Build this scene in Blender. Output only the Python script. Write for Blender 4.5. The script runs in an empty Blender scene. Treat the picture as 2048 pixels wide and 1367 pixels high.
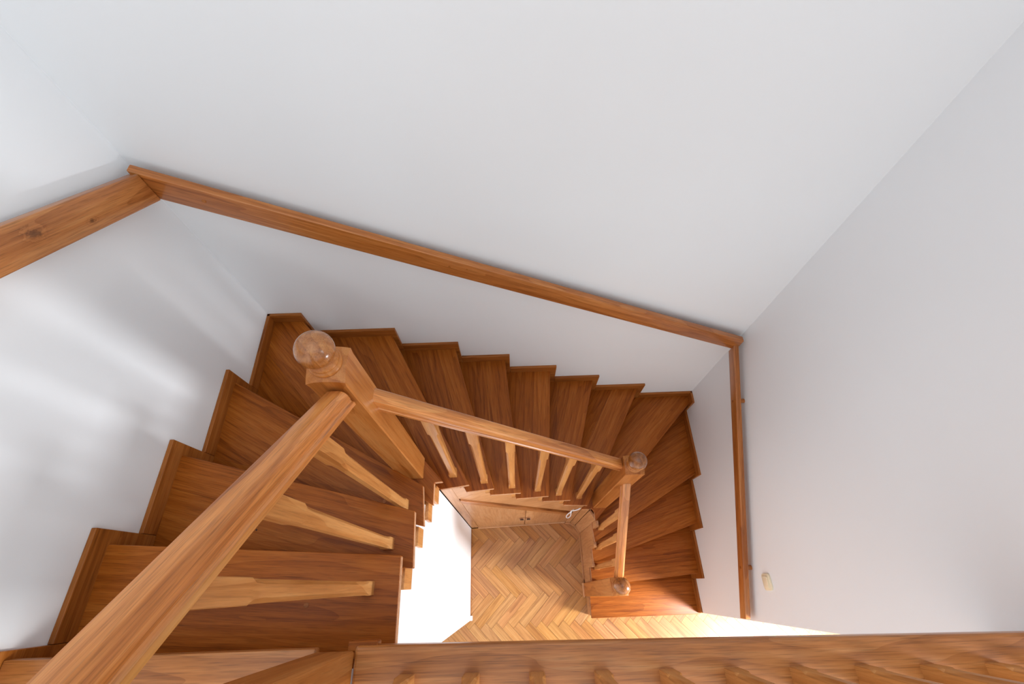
import bpy, bmesh, math, random
from mathutils import Vector, Matrix
random.seed(7)
sc = bpy.context.scene
COL = sc.collection

# ------------------------------------------------------------------ camera
cam_d = bpy.data.cameras.new('camera')
cam_d.sensor_fit = 'HORIZONTAL'; cam_d.sensor_width = 36.0
cam_d.lens = 899.264 / 2048 * 36.0
cam_d.clip_start = 0.02
cam = bpy.data.objects.new('camera', cam_d); COL.objects.link(cam)
CAM = Vector((1.18453, -1.20689, 4.02110))
def cam_axes(pitch, yaw, roll):
    p, y, r = (math.radians(a) for a in (pitch, yaw, roll))
    f = Vector((math.sin(y) * math.cos(p), math.cos(y) * math.cos(p), -math.sin(p)))
    rt = Vector((math.cos(y), -math.sin(y), 0)); up = rt.cross(f)
    return (math.cos(r) * rt + math.sin(r) * up, -math.sin(r) * rt + math.cos(r) * up, f)
_r, _u, _f = cam_axes(61.66709, 0.56698, -1.44458)
cam.matrix_world = Matrix(((_r.x, _u.x, -_f.x, CAM.x), (_r.y, _u.y, -_f.y, CAM.y), (_r.z, _u.z, -_f.z, CAM.z), (0, 0, 0, 1)))
sc.camera = cam

# ------------------------------------------------------------------ world, lights, exposure
world = bpy.data.worlds.new('world'); sc.world = world; world.use_nodes = True
bg = world.node_tree.nodes['Background']
bg.inputs['Color'].default_value = (0.86, 0.955, 1.0, 1); bg.inputs['Strength'].default_value = 1.54
def area(name, loc, target, sx, sy, power, color=(1, 1, 1)):
    d = bpy.data.lights.new(name, 'AREA'); d.shape = 'RECTANGLE'; d.size = sx; d.size_y = sy
    d.energy = power; d.color = color
    o = bpy.data.objects.new(name, d); COL.objects.link(o)
    o.location = loc
    o.rotation_euler = (Vector(target) - Vector(loc)).to_track_quat('-Z', 'Y').to_euler()
    return o
area('upper_floor_window_light', (4.9, -2.5, 4.25), (1.6, -1.35, 2.8), 0.7, 1.0, 85, (1.0, 0.98, 0.96))
area('ground_floor_window_light', (3.7, -2.02, 1.50), (2.2, -1.5, -0.4), 0.42, 1.2, 165, (0.93, 0.965, 1.0))
sc.view_settings.view_transform = 'Standard'; sc.view_settings.look = 'None'
sc.view_settings.gamma = 1.0; sc.view_settings.exposure = 0.06
sc.view_settings.use_curve_mapping = False

# ------------------------------------------------------------------ measures
H = 0.175                 # riser
W = 2.5064                # well width between the side walls
SK = 0.06                 # skirting height above a tread
def landing_y(x): return -1.317 - 0.0145 * (x - 0.81)
def flight_y(x): return 0.0253 * (x - 0.762)        # slight skew of the middle flight

# ------------------------------------------------------------------ materials
def lin(c):
    return tuple(((v / 255) / 12.92 if v / 255 <= 0.04045 else ((v / 255 + 0.055) / 1.055) ** 2.4) for v in c) + (1,)
class NT:
    def __init__(s, name):
        s.m = bpy.data.materials.new(name); s.m.use_nodes = True
        s.t = s.m.node_tree; s.t.nodes.clear()
        s.out = s.t.nodes.new('ShaderNodeOutputMaterial'); s.b = s.t.nodes.new('ShaderNodeBsdfPrincipled')
        s.t.links.new(s.b.outputs[0], s.out.inputs[0])
    def n(s, t, **kw):
        x = s.t.nodes.new(t)
        for k, v in kw.items(): setattr(x, k, v)
        return x
    def l(s, a, b): s.t.links.new(a, b)
    def math(s, op, a, b=None, clamp=False):
        x = s.n('ShaderNodeMath', operation=op); x.use_clamp = clamp
        for i, v in enumerate((a, b)):
            if v is None: continue
            if isinstance(v, (int, float)): x.inputs[i].default_value = v
            else: s.l(v, x.inputs[i])
        return x.outputs[0]
    def vmul(s, v, k):
        x = s.n('ShaderNodeVectorMath', operation='MULTIPLY'); s.l(v, x.inputs[0]); x.inputs[1].default_value = k
        return x.outputs[0]
    def noise(s, v, detail=3, rough=0.5, dist=0.0):
        x = s.n('ShaderNodeTexNoise'); x.inputs['Scale'].default_value = 1.0
        x.inputs['Detail'].default_value = detail; x.inputs['Roughness'].default_value = rough
        x.inputs['Distortion'].default_value = dist; s.l(v, x.inputs['Vector'])
        return x.outputs['Fac']
    def ramp(s, f, stops):
        x = s.n('ShaderNodeValToRGB'); el = x.color_ramp.elements
        while len(el) < len(stops): el.new(0.5)
        for e, (p, c) in zip(el, stops): e.position = p; e.color = c
        s.l(f, x.inputs[0]); return x.outputs[0]
    def mixc(s, f, a, b, mode='MIX'):
        x = s.n('ShaderNodeMix', data_type='RGBA', blend_type=mode)
        if isinstance(f, (int, float)): x.inputs[0].default_value = f
        else: s.l(f, x.inputs[0])
        for i, v in ((6, a), (7, b)):
            if isinstance(v, tuple): x.inputs[i].default_value = v
            else: s.l(v, x.inputs[i])
        return x.outputs[2]

def wood(name, dark, mid, light, rings=20.0, warp=5.0, rough=0.36, coat=0.25, var=0.18, streak=0.0, streakcol=None, knots=(), fine=0.35, huev=0.0, spec=0.4, lstreak=None, satv=0.0):
    t = NT(name)
    at = t.n('ShaderNodeAttribute', attribute_name='gc').outputs['Vector']
    big = t.noise(t.vmul(at, (1.1, 7, 7)), 2, 0.5)
    lay = t.noise(t.vmul(at, (3.0, 72, 72)), 5, 0.6, 0.4)
    fib = t.noise(t.vmul(at, (14, 430, 430)), 2, 0.6)
    sp = t.n('ShaderNodeSeparateXYZ'); t.l(at, sp.inputs[0])
    kd = None
    bend = 0
    for (ka, kb, ks) in knots:
        kn = t.noise(t.vmul(at, (60, 110, 110)), 4, 0.6)
        da = t.math('ADD', t.math('MULTIPLY', t.math('SUBTRACT', sp.outputs[0], ka), 1.0 / (1.9 * ks)), t.math('MULTIPLY', t.math('SUBTRACT', kn, 0.5), 2.4)); db = t.math('ADD', t.math('MULTIPLY', t.math('SUBTRACT', sp.outputs[1], kb), 1.0 / ks), t.math('MULTIPLY', t.math('SUBTRACT', kn, 0.5), 1.8))
        r2 = t.math('ADD', t.math('MULTIPLY', da, da), t.math('MULTIPLY', db, db))
        r = t.math('SQRT', r2)
        f = t.math('SUBTRACT', 1.0, t.math('SMOOTH_MIN', r, 1.0), True) if False else t.math('POWER', 2.718, t.math('MULTIPLY', r2, -1.1))
        kd = f if kd is None else t.math('MAXIMUM', kd, f)
    ph = t.math('ADD', t.math('MULTIPLY', t.math('ADD', sp.outputs[1], t.math('MULTIPLY', sp.outputs[2], 0.6)), rings), t.math('MULTIPLY', big, warp))
    if kd is not None: ph = t.math('ADD', ph, t.math('MULTIPLY', kd, 3.0))
    saw = t.math('FRACT', ph)
    saw = t.math('POWER', saw, 2.2)
    f = t.math('ADD', t.math('MULTIPLY', lay, 0.85), t.math('MULTIPLY', t.math('SUBTRACT', big, 0.5), 0.55))
    f = t.math('SUBTRACT', f, t.math('MULTIPLY', saw, 0.16))
    f = t.math('ADD', f, 0.10)
    col = t.ramp(f, [(0.22, lin(dark)), (0.50, lin(mid)), (0.78, lin(light))])
    fm = t.n('ShaderNodeMapRange'); fm.inputs[1].default_value = 0.30; fm.inputs[2].default_value = 0.52
    fm.inputs[3].default_value = 1 - fine; fm.inputs[4].default_value = 1.0; t.l(fib, fm.inputs[0])
    cc = t.n('ShaderNodeCombineColor')
    for i in range(3): t.l(fm.outputs[0], cc.inputs[i])
    col = t.mixc(1.0, col, cc.outputs[0], 'MULTIPLY')
    if streak:
        st = t.noise(t.vmul(at, (0.9, 26, 26)), 3, 0.5, 0.3)
        sr = t.n('ShaderNodeMapRange'); sr.inputs[1].default_value = 0.56; sr.inputs[2].default_value = 0.72
        sr.inputs[3].default_value = 0.0; sr.inputs[4].default_value = streak; t.l(st, sr.inputs[0])
        col = t.mixc(sr.outputs[0], col, lin(streakcol))
    if lstreak:
        st = t.noise(t.vmul(at, (0.7, 34, 34)), 2, 0.5, 0.2)
        sr = t.n('ShaderNodeMapRange'); sr.inputs[1].default_value = 0.55; sr.inputs[2].default_value = 0.66
        sr.inputs[3].default_value = 0.0; sr.inputs[4].default_value = 0.7; t.l(st, sr.inputs[0])
        col = t.mixc(sr.outputs[0], col, lin(lstreak))
    if kd is not None:
        kk = t.n('ShaderNodeMapRange'); kk.inputs[1].default_value = 0.35; kk.inputs[2].default_value = 0.95
        kk.inputs[3].default_value = 0.0; kk.inputs[4].default_value = 0.75; t.l(kd, kk.inputs[0])
        col = t.mixc(kk.outputs[0], col, lin((74, 38, 12)))
    oi = t.n('ShaderNodeObjectInfo').outputs['Random']
    hs = t.n('ShaderNodeHueSaturation')
    t.l(t.math('ADD', 1 - var / 2, t.math('MULTIPLY', oi, var)), hs.inputs['Value'])
    t.l(t.math('ADD', 1 - satv, t.math('MULTIPLY', t.math('FRACT', t.math('MULTIPLY', oi, 13.7)), satv)), hs.inputs['Saturation'])
    if huev:
        t.l(t.math('ADD', 0.5 - huev / 2, t.math('MULTIPLY', t.math('FRACT', t.math('MULTIPLY', oi, 7.3)), huev)), hs.inputs['Hue'])
    t.l(col, hs.inputs['Color'])
    t.l(hs.outputs[0], t.b.inputs['Base Color'])
    t.b.inputs['Roughness'].default_value = rough
    t.b.inputs['Specular IOR Level'].default_value = spec
    t.b.inputs['Coat Weight'].default_value = coat; t.b.inputs['Coat Roughness'].default_value = 0.22
    bp = t.n('ShaderNodeBump'); bp.inputs['Strength'].default_value = 0.12; bp.inputs['Distance'].default_value = 0.001
    t.l(t.math('ADD', fib, lay), bp.inputs['Height']); t.l(bp.outputs[0], t.b.inputs['Normal'])
    return t.m

def paint(name, col, rough=0.75, bump=0.05, scale=260):
    t = NT(name)
    tc = t.n('ShaderNodeTexCoord').outputs['Object']
    big = t.noise(t.vmul(tc, (1.3, 1.3, 1.3)), 2)
    c2 = tuple(v * 0.975 for v in lin(col)[:3]) + (1,)
    t.l(t.ramp(big, [(0.3, c2), (0.7, lin(col))]), t.b.inputs['Base Color'])
    fn = t.noise(t.vmul(tc, (scale, scale, scale)), 3)
    bp = t.n('ShaderNodeBump'); bp.inputs['Strength'].default_value = bump; bp.inputs['Distance'].default_value = 0.001
    t.l(fn, bp.inputs['Height']); t.l(bp.outputs[0], t.b.inputs['Normal'])
    t.b.inputs['Roughness'].default_value = rough
    return t.m

M = {}
M['wall'] = paint('white_wall_paint', (239, 240, 242))
M['plastic'] = paint('cream_plastic', (238, 226, 196), 0.35, 0.0)
M['cable'] = paint('white_cable_plastic', (235, 236, 240), 0.4, 0.0)
M['dark'] = paint('painted_recess_shade', (60, 34, 16), 0.8, 0.0)  # dark brown that paints in the shade of gaps and openings
M['subfloor'] = paint('subfloor_screed', (52, 30, 12), 0.9, 0.0)
M['tread'] = wood('brown_oak_tread', (122, 58, 10), (158, 84, 24), (178, 104, 40), rings=24, warp=7, rough=0.44, coat=0.03, var=0.12, spec=0.22)
M['skirting'] = wood('brown_oak_skirting', (124, 64, 16), (160, 92, 34), (180, 112, 54), rings=20, rough=0.40, coat=0.06, var=0.14, spec=0.28)
M['edge'] = wood('pale_tread_end_grain', (170, 120, 84), (196, 146, 108), (212, 166, 128), rings=30, rough=0.6, coat=0.0, var=0.1)
M['rail'] = wood('orange_oak_handrail', (164, 90, 34), (214, 136, 70), (228, 164, 98), rings=16, warp=5, streak=0.55, streakcol=(134, 70, 22), var=0.1, lstreak=(222, 166, 92))
M['newel'] = wood('golden_oak_newel', (148, 80, 26), (180, 110, 50), (196, 132, 72), rings=12, warp=4, var=0.08, fine=0.2, coat=0.12, spec=0.3)
M['baluster'] = wood('pale_oak_baluster', (170, 104, 46), (202, 138, 76), (218, 162, 100), rings=18, var=0.14, fine=0.2, coat=0.12)
M['wallrail'] = wood('orange_oak_wall_rail', (140, 74, 24), (178, 106, 48), (200, 134, 74), rings=16, warp=6, streak=0.4, streakcol=(130, 66, 18), var=0.1)
M['veneer'] = wood('pale_oak_veneer', (168, 112, 66), (194, 138, 90), (208, 158, 112), rings=26, warp=9, var=0.08, fine=0.2)
M['board'] = wood('landing_oak_board', (138, 78, 30), (172, 106, 52), (192, 132, 78), rings=18, warp=6, var=0.12)
M['parquet'] = wood('herringbone_oak_block', (146, 90, 38), (182, 124, 62), (200, 146, 84), rings=16, warp=4, rough=0.38, coat=0.15, var=0.15, huev=0.008, fine=0.25, satv=0.08)

# ------------------------------------------------------------------ mesh helpers
def finish(name, bm, mat, parent=None, grain=(1, 0, 0), across=None, smooth=False, offset=None, base=None):
    """link a bmesh given in world coordinates as ONE mesh object with a grain-coordinate attribute"""
    me = bpy.data.meshes.new(name)
    bmesh.ops.recalc_face_normals(bm, faces=bm.faces)
    bm.to_mesh(me); bm.free()
    g = Vector(grain).normalized()
    a = Vector(across) if across else (Vector((0, 0, 1)) if abs(g.z) < 0.7 else Vector((1, 0, 0)))
    b = (a - g * a.dot(g)).normalized(); c = g.cross(b)
    off = offset if offset is not None else (random.uniform(-40, 40), random.uniform(-40, 40), random.uniform(-40, 40))
    at = me.attributes.new('gc', 'FLOAT_VECTOR', 'POINT')
    buf = []
    for v in me.vertices:
        buf += [v.co.dot(g) + off[0], v.co.dot(b) + off[1], v.co.dot(c) + off[2]]
    at.data.foreach_set('vector', buf)
    org = Vector(parent['_o']) if parent is not None and '_o' in parent else Vector(base or (0, 0, 0))
    if org.length:
        me.transform(Matrix.Translation(-org))
    mats = mat if isinstance(mat, (list, tuple)) else [mat]
    for m in mats: me.materials.append(m)
    if smooth:
        for p in me.polygons: p.use_smooth = True
    o = bpy.data.objects.new(name, me); COL.objects.link(o)
    if parent is not None: o.parent = parent
    else: o.location = org
    if parent is not None and '_o' not in parent: pass
    o['_o'] = tuple(org)
    return o
def thing(name, base, label, cat, group=None, kind=None):
    o = bpy.data.objects.new(name, None); COL.objects.link(o); o.location = base; o['_o'] = tuple(base)
    o.empty_display_size = 0.1
    if label: o['label'] = label
    if cat: o['category'] = cat
    if group: o['group'] = group
    if kind: o['kind'] = kind
    return o
def bevel(bm, w, seg=2, edges=None):
    if w > 0:
        bmesh.ops.bevel(bm, geom=list(edges if edges is not None else bm.edges), offset=w, segments=seg, profile=0.5, affect='EDGES', clamp_overlap=True)
def add_prism(bm, poly, z0, z1, mi=None):
    """poly: xy outline, extruded between z0 and z1"""
    a = [bm.verts.new((x, y, z0)) for x, y in poly]; b = [bm.verts.new((x, y, z1)) for x, y in poly]
    fs = [bm.faces.new(a[::-1]), bm.faces.new(b)]
    n = len(poly)
    for i in range(n): fs.append(bm.faces.new((a[i], a[(i + 1) % n], b[(i + 1) % n], b[i])))
    return fs
def prism(poly, z0, z1, bw=0.0, seg=2):
    bm = bmesh.new(); add_prism(bm, poly, z0, z1); bmesh.ops.recalc_face_normals(bm, faces=bm.faces); bevel(bm, bw, seg); return bm
def box(x0, x1, y0, y1, z0, z1, bw=0.0, seg=2):
    return prism([(x0, y0), (x1, y0), (x1, y1), (x0, y1)], z0, z1, bw, seg)
def extrude_poly(pts, vec, bw=0.0, seg=2):
    """pts: 3-D planar outline, pushed along vec"""
    bm = bmesh.new(); v = Vector(vec)
    a = [bm.verts.new(p) for p in pts]; b = [bm.verts.new(Vector(p) + v) for p in pts]
    bm.faces.new(a); bm.faces.new(b[::-1]); n = len(pts)
    for i in range(n): bm.faces.new((a[i], b[i], b[(i + 1) % n], a[(i + 1) % n]))
    bmesh.ops.recalc_face_normals(bm, faces=bm.faces); bevel(bm, bw, seg); return bm
def loft(rings, cap=True):
    bm = bmesh.new(); R = [[bm.verts.new(p) for p in r] for r in rings]; n = len(R[0])
    for i in range(len(R) - 1):
        for j in range(n): bm.faces.new((R[i][j], R[i][(j + 1) % n], R[i + 1][(j + 1) % n], R[i + 1][j]))
    if cap: bm.faces.new(R[0][::-1]); bm.faces.new(R[-1])
    return bm
def lathe(cx, cy, prof, n=32):
    return loft([[(cx + r * math.cos(2 * math.pi * i / n), cy + r * math.sin(2 * math.pi * i / n), z) for i in range(n)] for r, z in prof])
def tube(pts, r, n=8):
    P = [Vector(p) for p in pts]; rings = []
    for i, p in enumerate(P):
        t = (P[min(i + 1, len(P) - 1)] - P[max(i - 1, 0)]).normalized()
        a = t.cross(Vector((0, 1, 0.1))).normalized(); b = t.cross(a)
        rings.append([p + r * (math.cos(2 * math.pi * k / n) * a + math.sin(2 * math.pi * k / n) * b) for k in range(n)])
    return loft(rings)
def clip(poly, p, nrm):
    """keep the side of the line through p where (q-p).nrm >= 0"""
    out = []
    for i in range(len(poly)):
        a, b = Vector(poly[i]), Vector(poly[(i + 1) % len(poly)])
        da, db = (a - Vector(p)).dot(Vector(nrm)), (b - Vector(p)).dot(Vector(nrm))
        if da >= 0: out.append((a.x, a.y))
        if (da > 0 > db) or (da < 0 < db):
            q = a + (b - a) * (da / (da - db)); out.append((q.x, q.y))
    return out
def shade_auto(o, ang=35):
    for p in o.data.polygons: p.use_smooth = True
    try: o.data.set_sharp_from_angle(angle=math.radians(ang))
    except Exception: pass
    return o

# ------------------------------------------------------------------ the room shell
def struct(name, bm, mat, label=None, **k):
    o = finish(name, bm, mat, **k); o['kind'] = 'structure'
    if label: o['label'] = label
    return o
ZT = 6.4
struct('wall_back', box(-0.15, W + 0.15, 0.0, 0.15, -0.1, ZT), M['wall'], 'plain white wall across the back of the stairwell')
struct('wall_left', box(-0.15, 0.0, -4.2, 0.0, -0.1, ZT), M['wall'], 'white wall on the left beside the upper steps')
struct('wall_right', box(W, W + 0.15, -1.43, 0.0, -0.1, ZT), M['wall'], 'white wall on the right carrying the light switch')
# plastered wall under the upper flight, its top following the underside of the steps
prof = [(-0.786, 0.0), (-1.436, 0.0), (-1.436, 2.585), (-1.16, 2.585), (-1.16, 2.41), (-1.02, 2.41), (-1.02, 2.235), (-0.905, 2.235), (-0.905, 2.06), (-0.80, 2.06), (-0.80, 1.885), (-0.786, 1.885)]
struct('wall_under_stairs', extrude_poly([(0.812, y, z) for y, z in prof], (-0.09, 0, 0)), M['wall'], 'bright white plastered wall below the upper flight')

# ground floor: screed with herringbone oak blocks
floor = struct('floor', box(-0.15, 5.6, -5.2, 0.15, -0.12, -0.018), M['subfloor'], 'ground floor of herringbone oak parquet')
PL, PW = 0.2786, 0.0598
u0, v0 = 1.140, -1.104
gap = 0.0006
planks = 0; rest = []
S2 = math.sqrt(2)
for m in range(-6, 7):
    for k in range(-40, 60):
        for vert in (0, 1):
            ox, oy = k * PW + m * (PL + PW), k * PW + m * (PW - PL)
            if vert: r = (ox + PL, ox + PL + PW, oy + PW - PL, oy + PW)
            else: r = (ox, ox + PL, oy, oy + PW)
            q = [(r[0] + gap, r[2] + gap), (r[1] - gap, r[2] + gap), (r[1] - gap, r[3] - gap), (r[0] + gap, r[3] - gap)]
            q = [(u0 + (x + y) / S2, v0 + (y - x) / S2) for x, y in q]
            cx = sum(p[0] for p in q) / 4; cy = sum(p[1] for p in q) / 4
            if not (-0.05 < cx < 4.6 and -3.6 < cy < -0.62): continue
            if cy > -1.436:
                if not (0.66 < cx < 1.86):
                    if min(p[1] for p in q) < -1.43: rest.append((q, 0.0, (1, 0, 0)))
                    continue
                if min(p[1] for p in q) > -1.436:
                    q = clip(q, (0.8125, 0), (1, 0)); q = clip(q, (1.705, 0), (-1, 0)) if q else q
                if q: q = clip(q, (0.806, -0.786), (0.025, -1))
                if len(q) < 3: continue
                area_ = abs(sum(q[i][0] * q[(i + 1) % len(q)][1] - q[(i + 1) % len(q)][0] * q[i][1] for i in range(len(q)))) / 2
                if area_ < 2e-4: continue
            g = (1 / S2, -1 / S2, 0) if not vert else (1 / S2, 1 / S2, 0)
            z1 = random.uniform(-0.0007, 0.0)
            if -2.05 < cy and 0.3 < cx < 2.9 and planks < 299:
                bm = bmesh.new(); add_prism(bm, q, -0.017, z1)
                cxx = sum(p[0] for p in q) / len(q); cyy = sum(p[1] for p in q) / len(q)
                top = max(bm.faces, key=lambda f: f.calc_center_median().z)
                bmesh.ops.inset_individual(bm, faces=[top], thickness=0.0008, depth=0.0004)
                finish('plank', bm, M['parquet'], floor, g, across=(g[1], -g[0], 0)); planks += 1
            else:
                rest.append((q, z1, g))
bm = bmesh.new()
for q, z1, g in rest: add_prism(bm, q, -0.017, z1)
o = finish('planks_beyond', bm, M['parquet'], floor, (1 / S2, 1 / S2, 0)); o['kind'] = 'stuff'

# upper landing
lx0, lx1 = 0.0, 5.2
def strip(name, x0, x1, d0, d1, z0, z1, mat, bw=0.006, parent=None, grain=(1, 0, 0), **k):
    poly = [(x0, landing_y(x0) - d1), (x1, landing_y(x1) - d1), (x1, landing_y(x1) - d0), (x0, landing_y(x0) - d0)]
    return finish(name, prism(poly, z0, z1, bw, 3), mat, parent, grain, across=(0, 1, 0), **k)
land = struct('floor_landing', box(0.0, 5.2, -4.2, -1.56, 2.52, 2.795), M['wall'], 'upper landing slab behind the balustrade')
beam = struct('trim_1', box(0.90, W, -1.56, -1.40, 2.50, 2.755), M['wall'], 'plastered beam under the landing edge')
t2 = strip('trim_2', 0.8093, W - 0.001, 0.0, 0.235, 2.757, 2.80, M['board'], 0.008); t2['kind'] = 'structure'; t2['label'] = 'wide oak board capping the landing edge under the balusters'
strip('plank', 0.811, W - 0.001, 0.237, 0.40, 2.757, 2.80, M['board'], 0.002, parent=t2)
for i in range(9):
    strip('plank', 0.02, 5.1, 0.402 + i * 0.12, 0.52 + i * 0.12, 2.797, 2.80, M['board'], 0.001, parent=t2)

# ------------------------------------------------------------------ the staircase
NO = {1: (2.506, -1.438), 2: (2.506, -1.176), 3: (2.506, -0.853), 4: (2.506, -0.538), 5: (2.506, -0.056), 6: (2.088, 0.0), 7: (1.738, 0.0), 8: (1.4365, 0.0),
      9: (1.150, 0.0), 10: (0.869, 0.0), 11: (0.548, 0.0), 12: (0.141, 0.0), 13: (0.0, -0.407), 14: (0.0, -0.763), 15: (0.0, -1.067), 16: (0.0, -1.320)}
NI = {1: (1.712, -1.441), 2: (1.717, -1.236), 3: (1.717, -1.086), 4: (1.714, -0.972), 5: (1.703, -0.860), 6: (1.638, -0.784), 7: (1.516, -0.776), 8: (1.375, -0.777),
      9: (1.217, -0.785), 10: (1.084, -0.790), 11: (0.979, -0.802), 12: (0.885, -0.819), 13: (0.838, -0.866), 14: (0.850, -0.981), 15: (0.857, -1.124), 16: (0.86, -1.3175)}
stair = thing('staircase', (1.25, -0.7, 0.0), 'dark brown oak winder staircase turning around the open well', 'staircase')
TH = 0.032
def shifted(k, d):
    """nosing line of step k moved d towards its own (higher) side; returns outer and inner points extended a little"""
    o, i = Vector(NO[k]), Vector(NI[k]); t = (i - o).normalized()
    n = Vector((t.y, -t.x))           # turn
    # towards the next higher step: pick side of the following nosing
    nx = (Vector(NO[k + 1]) + Vector(NI[k + 1])) / 2 if k < 16 else Vector((0.4, -2))
    if (nx - (o + i) / 2).dot(n) < 0: n = -n
    return o + n * d, i + n * d, t, n
def on_wall(o, t, k):
    """slide an outer point along t to the wall surface"""
    if k <= 5: s = (W - o.x) / t.x
    elif k <= 12: s = (0 - o.y) / t.y
    else: s = (0 - o.x) / t.x
    return o + t * s
def to_inner(i, t, k):
    if k <= 5: s = (NI[k][0] - i.x) / t.x
    elif k <= 12: s = (NI[k][1] - i.y) / t.y
    else: s = (NI[k][0] - i.x) / t.x
    return i + t * s
SEAMS = {1: ('f', 0.13), 2: ('f', 0.12), 3: ('f', 0.12), 4: ('f', 0.20), 6: ('f', 0.16), 7: ('b', 0.085), 8: ('f', 0.10), 9: ('f', 0.12), 10: ('f', 0.10), 11: ('f', 0.13), 12: ('f', 0.22), 13: ('b', 0.06), 14: ('f', 0.11)}
def edge_mat(o):
    """pale end grain on the cut end facing the well"""
    return o
treads = {}
for k in range(1, 16):
    o, i = Vector(NO[k]), Vector(NI[k])
    bo, bi, t, n = shifted(k + 1, 0.028)
    bo = on_wall(bo, t, k + 1); bi = to_inner(bi, t, k + 1)
    poly = [tuple(o), tuple(i)]
    if k == 12: poly.append((0.8495, -0.822)); bi = Vector((0.8495, -0.912))
    if k == 5: poly[-1:] = [(1.7035, -0.860), (1.703, -0.80), (1.690, -0.782)]; bi = Vector((1.62, -0.783))
    poly.append(tuple(bi)); poly.append(tuple(bo))
    if k == 5: poly.append((W, 0.0))
    if k == 12: poly.append((0.0, 0.0))
    ar = sum(poly[a][0] * poly[(a + 1) % len(poly)][1] - poly[(a + 1) % len(poly)][0] * poly[a][1] for a in range(len(poly)))
    if ar < 0: poly = poly[::-1]
    g = (o - i).normalized()
    nn = Vector((g.y, -g.x)); cen = sum((Vector(p) for p in poly), Vector((0, 0))) / len(poly)
    if (cen - o).dot(nn) < 0: nn = -nn
    pieces = []; seam = None
    if k in SEAMS:
        mode, d = SEAMS[k]
        if mode == 'f': p, q = o + nn * d, nn
        else:
            tb = (bi - bo).normalized(); q = Vector((tb.y, -tb.x))
            if (cen - bo).dot(q) > 0: q = -q
            p = bo - q * d
        A = clip(poly, p, tuple(-q)); B = clip(poly, p + q * 0.0003, tuple(q)); seam = (p, q)
        pieces = [A, B]
    else: pieces = [poly]
    parent = stair
    for j, pl in enumerate(pieces):
        if len(pl) < 3: continue
        bm = bmesh.new(); add_prism(bm, pl, k * H - TH, k * H)
        bmesh.ops.recalc_face_normals(bm, faces=bm.faces)
        for f in bm.faces:
            c = f.calc_center_median(); nr = f.normal
            inner = abs(nr.z) < 0.5 and ((k <= 5 and nr.x < -0.9) or (5 <= k <= 12 and nr.y < -0.9) or (k >= 12 and nr.x > 0.9))
            f.material_index = 1 if inner and (0.6 < c.x < 1.8) else 0
        ed = [e for e in bm.edges if seam is None or any(abs((v.co.xy - seam[0]).dot(seam[1])) > 0.002 for v in e.verts)]
        bevel(bm, 0.0035, 2, ed)
        name = 'tread' if j == 0 else 'tread_board'
        gg = (g.x, g.y, 0)
        ob = finish(name, bm, [M['tread'], M['edge']], parent, gg, across=(g.y, -g.x, 0))
        shade_auto(ob, 25)
        if j == 0: treads[k] = ob; parent = ob
# risers
for k in range(1, 17):
    a, b, t, n = shifted(k, 0.028)
    if k > 1:
        a = on_wall(a, t, k); b = to_inner(b, t, k)
    else:
        a = Vector((W, -1.41)); b = Vector((1.705, -1.412))
    L = (b - a); e = b - L.normalized() * 0.03
    a2 = a + L.normalized() * 0.016
    poly = [tuple(a2), tuple(e), tuple(e + n * 0.018), tuple(a2 + n * 0.018)]
    finish('riser', prism(poly, (k - 1) * H, k * H - TH, 0.001, 1), M['tread'], stair, (L.x, L.y, 0), across=(0, 0, 1))
# oak blocks under the rear ends of the upper treads, on the white wall
for y0, y1, z0, z1 in ((-0.866, -0.792, 1.815, 2.067), (-0.963, -0.891, 1.975, 2.067), (-1.073, -1.007, 2.147, 2.243), (-1.210, -1.143, 2.305, 2.418)):
    ob = finish('string_block', box(0.806, 0.826, y0, y1, z0, z1, 0.001, 1), M['baluster'], stair, (0, 0, 1), across=(0, 1, 0))
# the small blocks of the middle flight
for k in (11, 10, 9, 8, 7, 6):
    x = NI[k][0]
    y = -0.782 + flight_y(x)
    ob = finish('string_block', box(x - 0.058, x - 0.03, y, y + 0.02, (k - 1) * H - 0.07, k * H - TH, 0.001, 1), M['baluster'], stair, (0, 0, 1), across=(1, 0, 0))
# stepped oak panel along the lower flight
prof = [(-0.852, 0.0), (-1.425, 0.0), (-1.425, 0.142), (-1.270, 0.142), (-1.270, 0.317), (-1.115, 0.317), (-1.115, 0.492), (-1.000, 0.492), (-1.000, 0.667), (-0.888, 0.667), (-0.888, 0.842), (-0.852, 0.842)]
finish('string_panel', extrude_poly([(1.709, y, z) for y, z in prof], (0.018, 0, 0)), M['veneer'], stair, (0, 0, 1), across=(0, 1, 0))
# curved corner panel in three staves
cor = [(1.595, -0.762), (1.634, -0.768), (1.672, -0.790), (1.709, -0.852)]
tops = [1.012, 0.868, 0.842]
for j in range(3):
    a, b = Vector(cor[j]), Vector(cor[j + 1]); t = (b - a).normalized(); n = Vector((-t.y, t.x))
    if n.dot(Vector((1.3, -1.2)) - a) > 0: n = -n
    e = 0.001
    poly = [tuple(a + t * e), tuple(b - t * e), tuple(b - t * e + n * 0.016), tuple(a + t * e + n * 0.016)]
    finish('corner_stave', prism(poly, 0.0, tops[j], 0.0015, 1), M['veneer'], stair, (0, 0, 1), across=(t.x, t.y, 0))
# round screw plugs in the treads; the dark disc paints the shade of a hole
def plug(k, x, y, r=0.007, mat='skirting'):
    finish('plug', lathe(x, y, [(r, k * H - 0.004), (r, k * H + 0.0006), (r * 0.8, k * H + 0.0010)], 16), M[mat], treads[k], (1, 0, 0))
plug(15, 0.612, -1.238); plug(13, 0.698, -0.92); plug(14, 0.338, -1.023, 0.003, 'dark')

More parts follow.
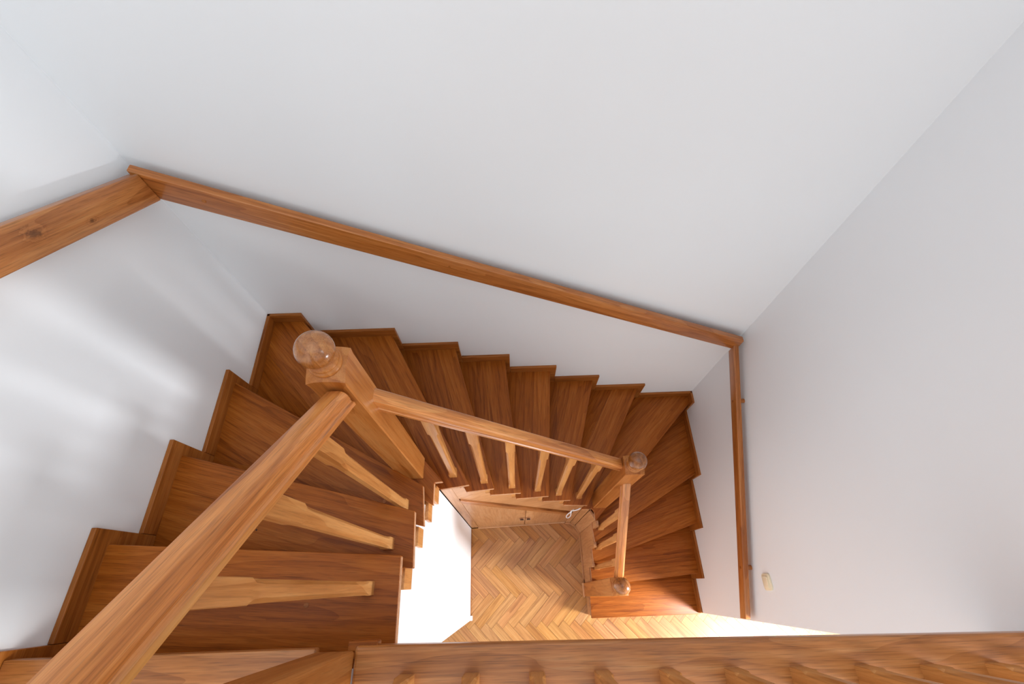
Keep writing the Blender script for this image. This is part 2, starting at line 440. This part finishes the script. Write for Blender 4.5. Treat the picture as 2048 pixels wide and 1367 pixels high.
# top step board at the landing
tb = finish('tread', box(0.016, 0.7195, -1.42, -1.320, 16 * H - TH, 16 * H, 0.004, 2), M['board'], stair, (1, 0, 0), across=(0, 1, 0)); shade_auto(tb, 25)
finish('tread_board', box(0.0, 0.7195, -1.62, -1.421, 16 * H - TH, 16 * H, 0.002, 1), M['board'], tb, (1, 0, 0), across=(0, 1, 0))
finish('nosing_end', box(0.790, 0.858, -1.330, -1.309, 16 * H - 0.045, 16 * H - 0.012, 0.003, 2), M['tread'], tb, (1, 0, 0), across=(0, 1, 0))

# ------------------------------------------------------------------ stepped skirting along the walls
TK = 0.015
bl = thing('baseboard_left', (0, -0.7, 2.1), 'stepped brown oak skirting along the left wall', None, kind='structure')
bb = thing('baseboard_back', (1.25, 0, 0.875), 'stepped brown oak skirting along the back wall', None, kind='structure')
br = thing('baseboard_right', (W, -0.7, 0.1), 'stepped brown oak skirting along the right wall', None, kind='structure')
ly = {12: (0.0, -0.381), 13: (-0.381, -0.728), 14: (-0.728, -1.029), 15: (-1.029, -1.302), 16: (-1.302, -1.62)}
for k, (a, b) in ly.items():
    finish('skirting_board', box(0.0, TK, b + 0.0004, a - 0.0004, (k - 1) * H + 0.0, k * H + SK, 0.002, 2), M['skirting'], bl, (0, 1, 0), across=(0, 0, 1))
bx_ = {12: (0.0, 0.1665), 11: (0.1665, 0.583), 10: (0.583, 0.895), 9: (0.895, 1.180), 8: (1.180, 1.4725), 7: (1.4725, 1.7705), 6: (1.7705, 2.118), 5: (2.118, W)}
for k, (a, b) in bx_.items():
    finish('skirting_board', box(a + 0.0004, b - 0.0004, -TK, 0.0, (k - 1) * H + 0.0, k * H + SK, 0.002, 2), M['skirting'], bb, (1, 0, 0), across=(0, 0, 1))
ry = {5: (0.0, -0.090), 4: (-0.090, -0.566), 3: (-0.566, -0.897), 2: (-0.897, -1.2115), 1: (-1.2115, -1.430)}
for k, (a, b) in ry.items():
    finish('skirting_board', box(W - TK, W, b + 0.0004, a - 0.0004, (k - 1) * H + 0.0, k * H + SK, 0.002, 2), M['skirting'], br, (0, 1, 0), across=(0, 0, 1))
# shoe moulding on the floor of the well
sm = struct('trim_3', extrude_poly([(0.87, -0.790, 0), (0.87, -0.776, 0), (0.87, -0.776, 0.016), (0.87, -0.786, 0.016), (0.87, -0.790, 0.012)], (0.72, 0.022, 0)), M['veneer'], 'thin oak moulding where cupboard meets the parquet', grain=(1, 0, 0))
for j in range(3):
    a, b = Vector(cor[j]), Vector(cor[j + 1]); t = (b - a).normalized(); n = Vector((t.y, -t.x))
    if n.dot(Vector((1.3, -1.2)) - a) < 0: n = -n
    poly = [tuple(a), tuple(b), tuple(b + n * 0.012), tuple(a + n * 0.012)]
    finish('moulding', prism(poly, 0, 0.016, 0.001, 1), M['veneer'], sm, (t.x, t.y, 0))
finish('moulding', box(1.697, 1.7085, -1.19, -0.852, 0, 0.016, 0.001, 1), M['veneer'], sm, (0, 1, 0))
struct('trim_4', box(0.8125, 0.828, -1.436, -1.405, 0, 0.05, 0.001, 1), M['wall'], 'short white end of skirting at the foot of the white wall')
struct('trim_5', box(0.8125, 0.8155, -1.40, -0.79, 0, 0.012, 0.0, 1), M['skirting'], 'thin dark strip along the foot of the white wall', grain=(0, 1, 0))

# ------------------------------------------------------------------ newel posts
def newel(cx, cy, z0, zc, hw, label, lean=(0, 0), ball_r=0.042, low=None):
    t = thing('newel_post', (cx + lean[0], cy + lean[1], z0), label, 'newel post', 'oak newel posts with turned ball tops')
    ch = 0.0035
    def ring(z, s, c):
        f = (zc - z) / (zc - z0)
        x, y = cx + lean[0] * f, cy + lean[1] * f
        return [(x + a, y + b, z) for a, b in ((s, -s + c), (s, s - c), (s - c, s), (-s + c, s), (-s, s - c), (-s, -s + c), (-s + c, -s), (s - c, -s))]
    rings = [ring(z0, hw, ch), ring(z0 + 0.4, hw, ch), ring(zc - 0.02, hw, ch)]
    bm = bmesh.new()
    R = [[bm.verts.new(p) for p in r] for r in rings]
    # domed shoulder: arcs on the four faces
    N = 10
    def zdome(x, y):
        r = math.hypot(x, y); rc = hw * 1.40
        return zc + 0.020 * (1 - (r / rc) ** 2)
    grid = {}
    s = hw
    for i in range(N + 1):
        for j in range(N + 1):
            x = -s + 2 * s * i / N; y = -s + 2 * s * j / N
            grid[i, j] = bm.verts.new((cx + x, cy + y, zdome(x, y)))
    for i in range(N):
        for j in range(N): bm.faces.new((grid[i, j], grid[i + 1, j], grid[i + 1, j + 1], grid[i, j + 1]))
    n = 8
    for a in range(2):
        for j in range(n): bm.faces.new((R[a][j], R[a][(j + 1) % n], R[a + 1][(j + 1) % n], R[a + 1][j]))
    bm.faces.new(R[0][::-1])
    T = R[2]
    # stitch shoulder border to the top ring (right, back, left, front)
    side = [([grid[N, j] for j in range(N + 1)], T[0], T[1]), ([grid[i, N] for i in range(N, -1, -1)], T[2], T[3]),
            ([grid[0, j] for j in range(N, -1, -1)], T[4], T[5]), ([grid[i, 0] for i in range(N + 1)], T[6], T[7])]
    for pts, a, b in side: bm.faces.new([a, b] + pts[::-1])
    for a, b, c in ((T[1], T[2], grid[N, N]), (T[3], T[4], grid[0, N]), (T[5], T[6], grid[0, 0]), (T[7], T[0], grid[N, 0])): bm.faces.new((a, b, c))
    shade_auto(finish('post', bm, M['newel'], t, (0, 0, 1), across=(1, 0, 0)), 30)
    zt = zc + 0.018
    k = ball_r / 0.041
    col_ = [(0.036 * k, zt - 0.006), (0.037 * k, zt + 0.002), (0.035 * k, zt + 0.008), (0.031 * k, zt + 0.009), (0.033 * k, zt + 0.012), (0.033 * k, zt + 0.016), (0.028 * k, zt + 0.020), (0.022 * k, zt + 0.026)]
    finish('collar', lathe(cx, cy, col_, 40), M['newel'], t, (0, 0, 1), smooth=True)
    zb = zt + 0.022 + ball_r * 0.94
    pr = [(max(ball_r * math.sin(math.pi * a / 20), 0.0005), zb - ball_r * math.cos(math.pi * a / 20)) for a in range(0, 21)]
    finish('ball', lathe(cx, cy, pr, 40), M['ball'], t, (0, 0, 1), smooth=True)
    return t
M['ball'] = wood('turned_oak_ball', (110, 58, 20), (154, 92, 42), (182, 122, 68), rings=30, warp=3, rough=0.22, coat=0.45, var=0.1)
NA = (0.7675, -0.7525); NB = (1.741, -0.736); NC = (1.737, -1.2335); ND = (0.7642, -1.3715)
newel(NA[0], NA[1], 12 * H, 3.094, 0.0445, 'large golden oak newel post at the upper left turn, nearest whole ball', lean=(-0.0075, -0.009))
newel(NB[0], NB[1], 5 * H, 1.90, 0.0445, 'golden oak newel post at the lower right turn, middle of the three balls')
tC = newel(NC[0], NC[1], 0.0, 1.21, 0.0455, 'oak newel post at the bottom step, lowest of the three balls', lean=(0, -0.026), ball_r=0.044)
finish('plinth', box(1.683, 1.694, -1.309, -1.211, 0.0, 0.07, 0.002, 1), M['veneer'], tC, (0, 1, 0))
newel(ND[0], ND[1], 16 * H, 3.80, 0.0445, 'oak newel post on the landing edge, cut off by the bottom of the picture')

# ------------------------------------------------------------------ balustrades: moulded rail and chamfered balusters
# rail section: (across, height fraction)
SEC = [(-1.0, 0.00), (1.0, 0.00), (1.06, 0.10), (1.06, 0.22), (0.90, 0.27), (0.86, 0.34), (0.97, 0.42), (1.0, 0.52), (1.0, 0.74), (0.92, 0.87), (0.70, 0.965), (0.35, 0.995),
       (0.0, 1.0), (-0.35, 0.995), (-0.70, 0.965), (-0.92, 0.87), (-1.0, 0.74), (-1.0, 0.52), (-0.97, 0.42), (-0.86, 0.34), (-0.90, 0.27), (-1.06, 0.22), (-1.06, 0.10)]
def rail(parent, A, B, side, hw, vh, mat='rail'):
    """A, B: centre of the underside at each plumb-cut end; side: horizontal unit vector across the rail"""
    s = Vector(side); rings = []
    A, B = Vector(A), Vector(B)
    for q in (0, 0.25, 0.5, 0.75, 1):
        p = A.lerp(B, q)
        rings.append([p + s * (w * hw) + Vector((0, 0, h * vh)) for w, h in SEC])
    ob = finish('handrail', loft(rings), M[mat], parent, B - A, across=side)
    return shade_auto(ob, 28)
def baluster_bm(base, top, s=0.0172, ax=0.0):
    b, t = Vector(base), Vector(top); L = (t - b).length
    lv = [(0, s, 0.0012), (0.048, s, 0.0012), (0.060, s * 0.93, 0.006), (0.10, s * 0.92, 0.0075), (L * 0.5, s * 0.94, 0.0075), (L - 0.180, s * 0.97, 0.0075), (L - 0.152, s * 0.99, 0.006), (L - 0.135, s * 1.07, 0.0012), (L, s * 1.07, 0.0012)]
    rings = []; ca, sa = math.cos(ax), math.sin(ax)
    for d, h, c in lv:
        p = b.lerp(t, d / L)
        rings.append([p + Vector((u * ca - v * sa, u * sa + v * ca, 0)) for u, v in ((h, -h + c), (h, h - c), (h - c, h), (-h + c, h), (-h, h - c), (-h, -h + c), (-h + c, -h), (h - c, -h))])
    return loft(rings)
def baluster(parent, base, top, s=0.0172, ax=0.0):
    return shade_auto(finish('baluster', baluster_bm(base, top, s, ax), M['baluster'], parent, Vector(top) - Vector(base), across=(1, 0, 0)), 20)
G = 'oak balustrades around the stairwell'
# upper flight
ub = thing('balustrade', (0.78, -1.07, 14 * H), 'balustrade of the upper flight with the wide handrail in the left foreground', 'balustrade', G)
UA, UB = (0.7795, -0.806, 2.983), (0.7795, -1.3275, 3.530)
rail(ub, UA, UB, (1, 0, 0), 0.0225, 0.088)
for k, y, xt in ((13, -0.936, 0.776), (14, -1.079, 0.776), (15, -1.203, 0.776)):
    zt = UA[2] + (UB[2] - UA[2]) * (y - UA[1]) / (UB[1] - UA[1]) + 0.012
    baluster(ub, (0.774, y, k * H), (xt, y, zt))
# middle flight
mb = thing('balustrade', (1.25, -0.75, 8 * H), 'balustrade of the middle flight with six balusters between two ball newels', 'balustrade', G)
MA, MB_ = (0.808, -0.7385, 2.806), (1.6955, -0.7165, 1.795)
rail(mb, MA, MB_, (-0.0247, 0.9997, 0), 0.0215, 0.084)
for k, x, y, xt in ((11, 0.9055, -0.752, 0.918), (10, 1.0355, -0.749, 1.042), (9, 1.169, -0.744, 1.172), (8, 1.311, -0.735, 1.310), (7, 1.443, -0.732, 1.440), (6, 1.584, -0.728, 1.578)):
    f = (xt - MA[0]) / (MB_[0] - MA[0])
    baluster(mb, (x, y, k * H), (xt, MA[1] + (MB_[1] - MA[1]) * f, MA[2] + (MB_[2] - MA[2]) * f + 0.012), ax=0.025)
# lower flight
lb = thing('balustrade', (1.75, -1.0, 3 * H), 'short steep balustrade of the lower flight leading down to the floor', 'balustrade', G)
LA, LB = (1.7495, -0.781, 1.612), (1.7495, -1.1895, 1.137)
rail(lb, LA, LB, (1, 0, 0), 0.0210, 0.083)
for k, y in ((4, -0.882), (3, -0.992), (2, -1.113)):
    zt = LA[2] + (LB[2] - LA[2]) * (y - LA[1]) / (LB[1] - LA[1]) + 0.012
    baluster(lb, (1.7595, y, k * H), (1.752, y, zt))
# landing
db = thing('balustrade', (1.6, -1.39, 2.80), 'landing balustrade whose baluster feet line the bottom edge of the picture', 'balustrade', G)
xs = [0.932 + 0.1435 * i for i in range(11)]
LZ = 3.62
A = (0.810, landing_y(0.81) - 0.072, LZ); B = (W - 0.001, landing_y(W) - 0.072, LZ)
rail(db, A, B, (0.0145, 1, 0), 0.0215, 0.062)
b0 = baluster(db, (xs[0], landing_y(xs[0]) - 0.0715, 2.80), (xs[0], landing_y(xs[0]) - 0.0715, LZ + 0.01))
for x in xs[1:]:
    c = b0.copy(); COL.objects.link(c); c.parent = db
    c.location = (x - xs[0], landing_y(x) - landing_y(xs[0]), 0)

# ------------------------------------------------------------------ wall handrails on dowels
def wall_rail(name, outline, vec, grain, label, across, pegs=(), plugs=(), mat=None, axis='x', sgn=1, base=None, offset=None):
    t = thing(name, base, label, 'handrail', 'oak handrails fixed to the walls')
    ob = finish('rail', extrude_poly(outline, vec, 0.004, 3), mat or M['wallrail'], t, grain, across=across, offset=offset)
    shade_auto(ob, 30)
    for (p, d, r) in pegs:
        q = Vector(p); dd = Vector(d); u = Vector((0, 0, 1)) if abs(dd.z) < 0.5 else Vector((1, 0, 0)); w = dd.cross(u).normalized(); u = w.cross(dd).normalized()
        rg = [[q + dd * s + (u * math.cos(2 * math.pi * i / 16) + w * math.sin(2 * math.pi * i / 16)) * r for i in range(16)] for s in (0, 1)]
        finish('bracket_dowel', loft(rg), M['wallrail'], t, d, smooth=False)
    for (p, d, r) in plugs:
        q = Vector(p); dd = Vector(d).normalized(); u = Vector((0, 0, 1)); w = dd.cross(u).normalized()
        rg = [[q + dd * s + (u * math.cos(2 * math.pi * i / 16) + w * math.sin(2 * math.pi * i / 16)) * rr for i in range(16)] for s, rr in ((-0.004, r), (0.0012, r), (0.0022, r * 0.8))]
        finish('screw_plug', loft(rg), M['skirting'], t, d)
    return t
FO, BO = 0.060, 0.030      # front and back of the rail measured from the wall
# left wall
def zl(y): return 2.957 + 0.516 * (-0.06 - y)
g = Vector((0, -1, 0.516)).normalized(); ac = Vector((0, 0.516, 1)).normalized()
def gcp(y, z, off): v = Vector((FO, y, z)); return (v.dot(g) + off[0], v.dot(ac - g * ac.dot(g)) + off[1])
offL = (3.0, 5.0, 1.0)
k1 = gcp(-0.432, 3.211, offL); k2 = gcp(-0.299, 3.114, offL)
M['knotrail'] = wood('knotty_oak_wall_rail', (140, 76, 28), (180, 112, 58), (204, 142, 84), rings=16, warp=6, streak=0.4, streakcol=(130, 66, 18), var=0.0, knots=((k1[0], k1[1], 0.013), (k2[0], k2[1], 0.007)))
wall_rail('wall_handrail', [(BO, -0.061, zl(-0.061)), (BO, -1.75, zl(-1.75)), (BO, -1.75, zl(-1.75) + 0.107), (BO, -0.061, zl(-0.061) + 0.107)], (FO - BO, 0, 0), g,
          'knotty oak handrail on the left wall above the upper flight', ac, pegs=[((0, y, zl(y) + 0.05), (BO + 0.004, 0, 0), 0.011) for y in (-0.2, -1.0, -1.6)],
          mat=M['knotrail'], base=(0, -0.5, 3.1), offset=offL)
# back wall
def zb_(x): return 2.957 - 0.5165 * (x - 0.06)
g = Vector((1, 0, -0.5165)).normalized()
wall_rail('wall_handrail', [(0.032, -BO, zb_(0.032)), (W - 0.022, -BO, zb_(W - 0.022)), (W - 0.022, -BO, zb_(W - 0.022) + 0.106), (0.032, -BO, zb_(0.032) + 0.106)], (0, -(FO - BO), 0), g,
          'long oak handrail sloping down across the white back wall', (0, 0, 1), pegs=[((x, 0, zb_(x) + 0.05), (0, -BO - 0.004, 0), 0.011) for x in (0.3, 1.25, 2.2)],
          plugs=[((0.189, -FO, 2.945), (0, -1, 0), 0.007), ((0.95, -FO, zb_(0.95) + 0.06), (0, -1, 0), 0.006), ((1.02, -FO, zb_(1.02) + 0.075), (0, -1, 0), 0.005)], base=(1.25, 0, 2.3))
# right wall
def zr(y): return 1.690 - 0.5135 * (-0.06 - y)
g = Vector((0, -1, -0.5135)).normalized()
X1, X0 = W - BO, W - FO
wall_rail('wall_handrail', [(X0, -0.058, zr(-0.058)), (X0, -1.418, zr(-1.418)), (X0, -1.418, zr(-1.418) + 0.071), (X0, -0.058, zr(-0.058) + 0.071)], (FO - BO, 0, 0), g,
          'slim oak handrail on the right wall beside the light switch', (0, 0, 1), pegs=[((W, y, zr(y) + 0.036), (-BO - 0.004, 0, 0), 0.0125) for y in (-0.327, -1.164)],
          plugs=[((X0, y, zr(y) + 0.034), (-1, 0, 0), 0.0085) for y in (-0.327, -1.164)], base=(W, -0.7, 1.4))

# ------------------------------------------------------------------ cupboard under the middle flight
def cy_(x): return -0.781 + 0.025 * (x - 0.806)
cb = thing('cupboard', (1.2, -0.77, 0.0), 'pale oak veneered cupboard built in below the middle flight', 'cupboard')
def panel(name, pts, d0, d1, mat, parent, grain, bw=0.0015, across=None):
    """pts (x, z) on the cupboard front; d0..d1 depth in front of (positive) / behind the front plane"""
    P = [(x, cy_(x) - d0, z) for x, z in pts]
    return finish(name, extrude_poly(P, (0, d0 - d1, 0), bw, 2), mat, parent, grain, across=across)
def zc_(x): return 1.330 - 1.155 * (x - 0.876)
tp = [(0.814, 1.885), (0.93, 1.885), (0.93, 1.71), (1.03, 1.71), (1.03, 1.535), (1.165, 1.535), (1.165, 1.36), (1.32, 1.36), (1.32, 1.185), (1.46, 1.185), (1.46, 1.01), (1.595, 1.01)]
panel('stile', [(0.814, 0.0), (0.872, 0.0), (0.872, 1.885), (0.814, 1.885)], 0.0, -0.018, M['veneer'], cb, (0, 0, 1), across=(1, 0, 0))
panel('gap_shade_sheet', [(0.8725, zc_(0.8725)), (1.594, zc_(1.594)), (1.594, zc_(1.594) + 0.15), (0.8725, zc_(0.8725) + 0.12)], -0.030, -0.036, M['dark'], cb, (1, 0, 0), 0.0)  # dark sheet colours in the shade of the gap above the batten
panel('upper_panel', [(0.8725, zc_(0.8725) + 0.090)] + [(1.594, zc_(1.594) + 0.125)] + [(x, z) for x, z in tp[::-1] if x > 0.9] + [(0.8725, 1.885)], 0.0, -0.018, M['veneer'], cb, (0.65, 0, 0.75), 0.0, across=(0.75, 0, -0.65))
panel('end_stile', [(1.5625, 0.017), (1.594, 0.017), (1.594, zc_(1.594) + 0.038), (1.5625, zc_(1.5625) + 0.038)], 0.0, -0.018, M['veneer'], cb, (0, 0, 1), across=(1, 0, 0))
panel('batten', [(0.880, zc_(0.88)), (1.557, zc_(1.557)), (1.557, zc_(1.557) + 0.085), (0.880, zc_(0.88) + 0.085)], 0.012, -0.030, M['board'], cb, (1, 0, -1.155), across=(0, 0, 1))
for (a, b, hx) in ((0.874, 1.2535, 1.229), (1.2565, 1.561, 1.278)):
    d = panel('door', [(a, 0.019), (b, 0.019), (b, zc_(b) + 0.02), (a, zc_(a) + 0.02)], 0.001, -0.018, M['veneer'], cb, (0, 0, 1), across=(1, 0, 0))
    h = finish('handle', box(hx - 0.018, hx + 0.018, cy_(hx) - 0.016, cy_(hx) - 0.0012, 0.435, 0.462, 0.003, 2), M['edge'], d, (1, 0, 0)); h['label'] = 'small pale finger pull'
    h = finish('pull_slot_shade', box(hx - 0.013, hx + 0.013, cy_(hx) - 0.0175, cy_(hx) - 0.010, 0.441, 0.472, 0.002, 1), M['dark'], d, (1, 0, 0)); h['label'] = 'dark block painted as the shade in the finger pull slot'  # raised dark block stands for the shade inside the pull opening

# ------------------------------------------------------------------ light switch
sw = thing('light_switch', (W, -1.237, 1.31), 'cream rocker light switch on the right wall by the handrail end', 'light switch')
def rounded(y0, y1, z0, z1, r, x, n=5):
    out = []
    for (cy, cz, a0) in ((y1 - r, z1 - r, 0), (y0 + r, z1 - r, 90), (y0 + r, z0 + r, 180), (y1 - r, z0 + r, 270)):
        for i in range(n + 1):
            a = math.radians(a0 + 90 * i / n); out.append((x, cy + r * math.cos(a), cz + r * math.sin(a)))
    return out
shade_auto(finish('plate', extrude_poly(rounded(-1.277, -1.197, 1.270, 1.350, 0.018, W), (-0.010, 0, 0), 0.002, 2), M['plastic'], sw), 30)
shade_auto(finish('rocker', extrude_poly(rounded(-1.264, -1.210, 1.283, 1.337, 0.010, W - 0.009), (-0.007, 0, 0), 0.002, 2), M['plastic'], sw), 30)

# ------------------------------------------------------------------ white cable loop hanging under the sixth step
cp = [(1.60, -0.790, 1.00), (1.583, -0.798, 1.04), (1.567, -0.802, 1.09), (1.553, -0.803, 1.125), (1.545, -0.803, 1.140), (1.541, -0.803, 1.09), (1.543, -0.802, 1.00), (1.546, -0.801, 0.905),
      (1.537, -0.80, 0.82), (1.533, -0.80, 0.72), (1.540, -0.80, 0.63), (1.554, -0.80, 0.58), (1.565, -0.80, 0.64), (1.562, -0.80, 0.74), (1.552, -0.80, 0.84), (1.546, -0.799, 0.91), (1.551, -0.798, 1.00), (1.556, -0.797, 1.06)]
cp = [(x, y, min(z, 1.012 - TH) if z > 0.98 else z) for x, y, z in cp]
cl = thing('cable', (1.55, -0.80, 0.58), 'short white cable loop hanging below the middle flight near the right newel', 'cable')
sm_ = []
for i in range(len(cp) - 1):
    a, b = Vector(cp[i]), Vector(cp[i + 1])
    sm_ += [a.lerp(b, s / 3) for s in range(3)]
sm_.append(Vector(cp[-1]))
for _ in range(3): sm_ = [sm_[0]] + [(sm_[i - 1] + sm_[i] * 2 + sm_[i + 1]) / 4 for i in range(1, len(sm_) - 1)] + [sm_[-1]]
finish('cord', tube(sm_, 0.0035, 8), M['cable'], cl, (0, 0, 1), smooth=True)
finish('tie', tube([(1.5415, -0.8005, 0.905), (1.5495, -0.8005, 0.905)], 0.007, 10), M['cable'], cl, (0, 0, 1), smooth=True)

for o in bpy.data.objects:
    if '_o' in o: del o['_o']
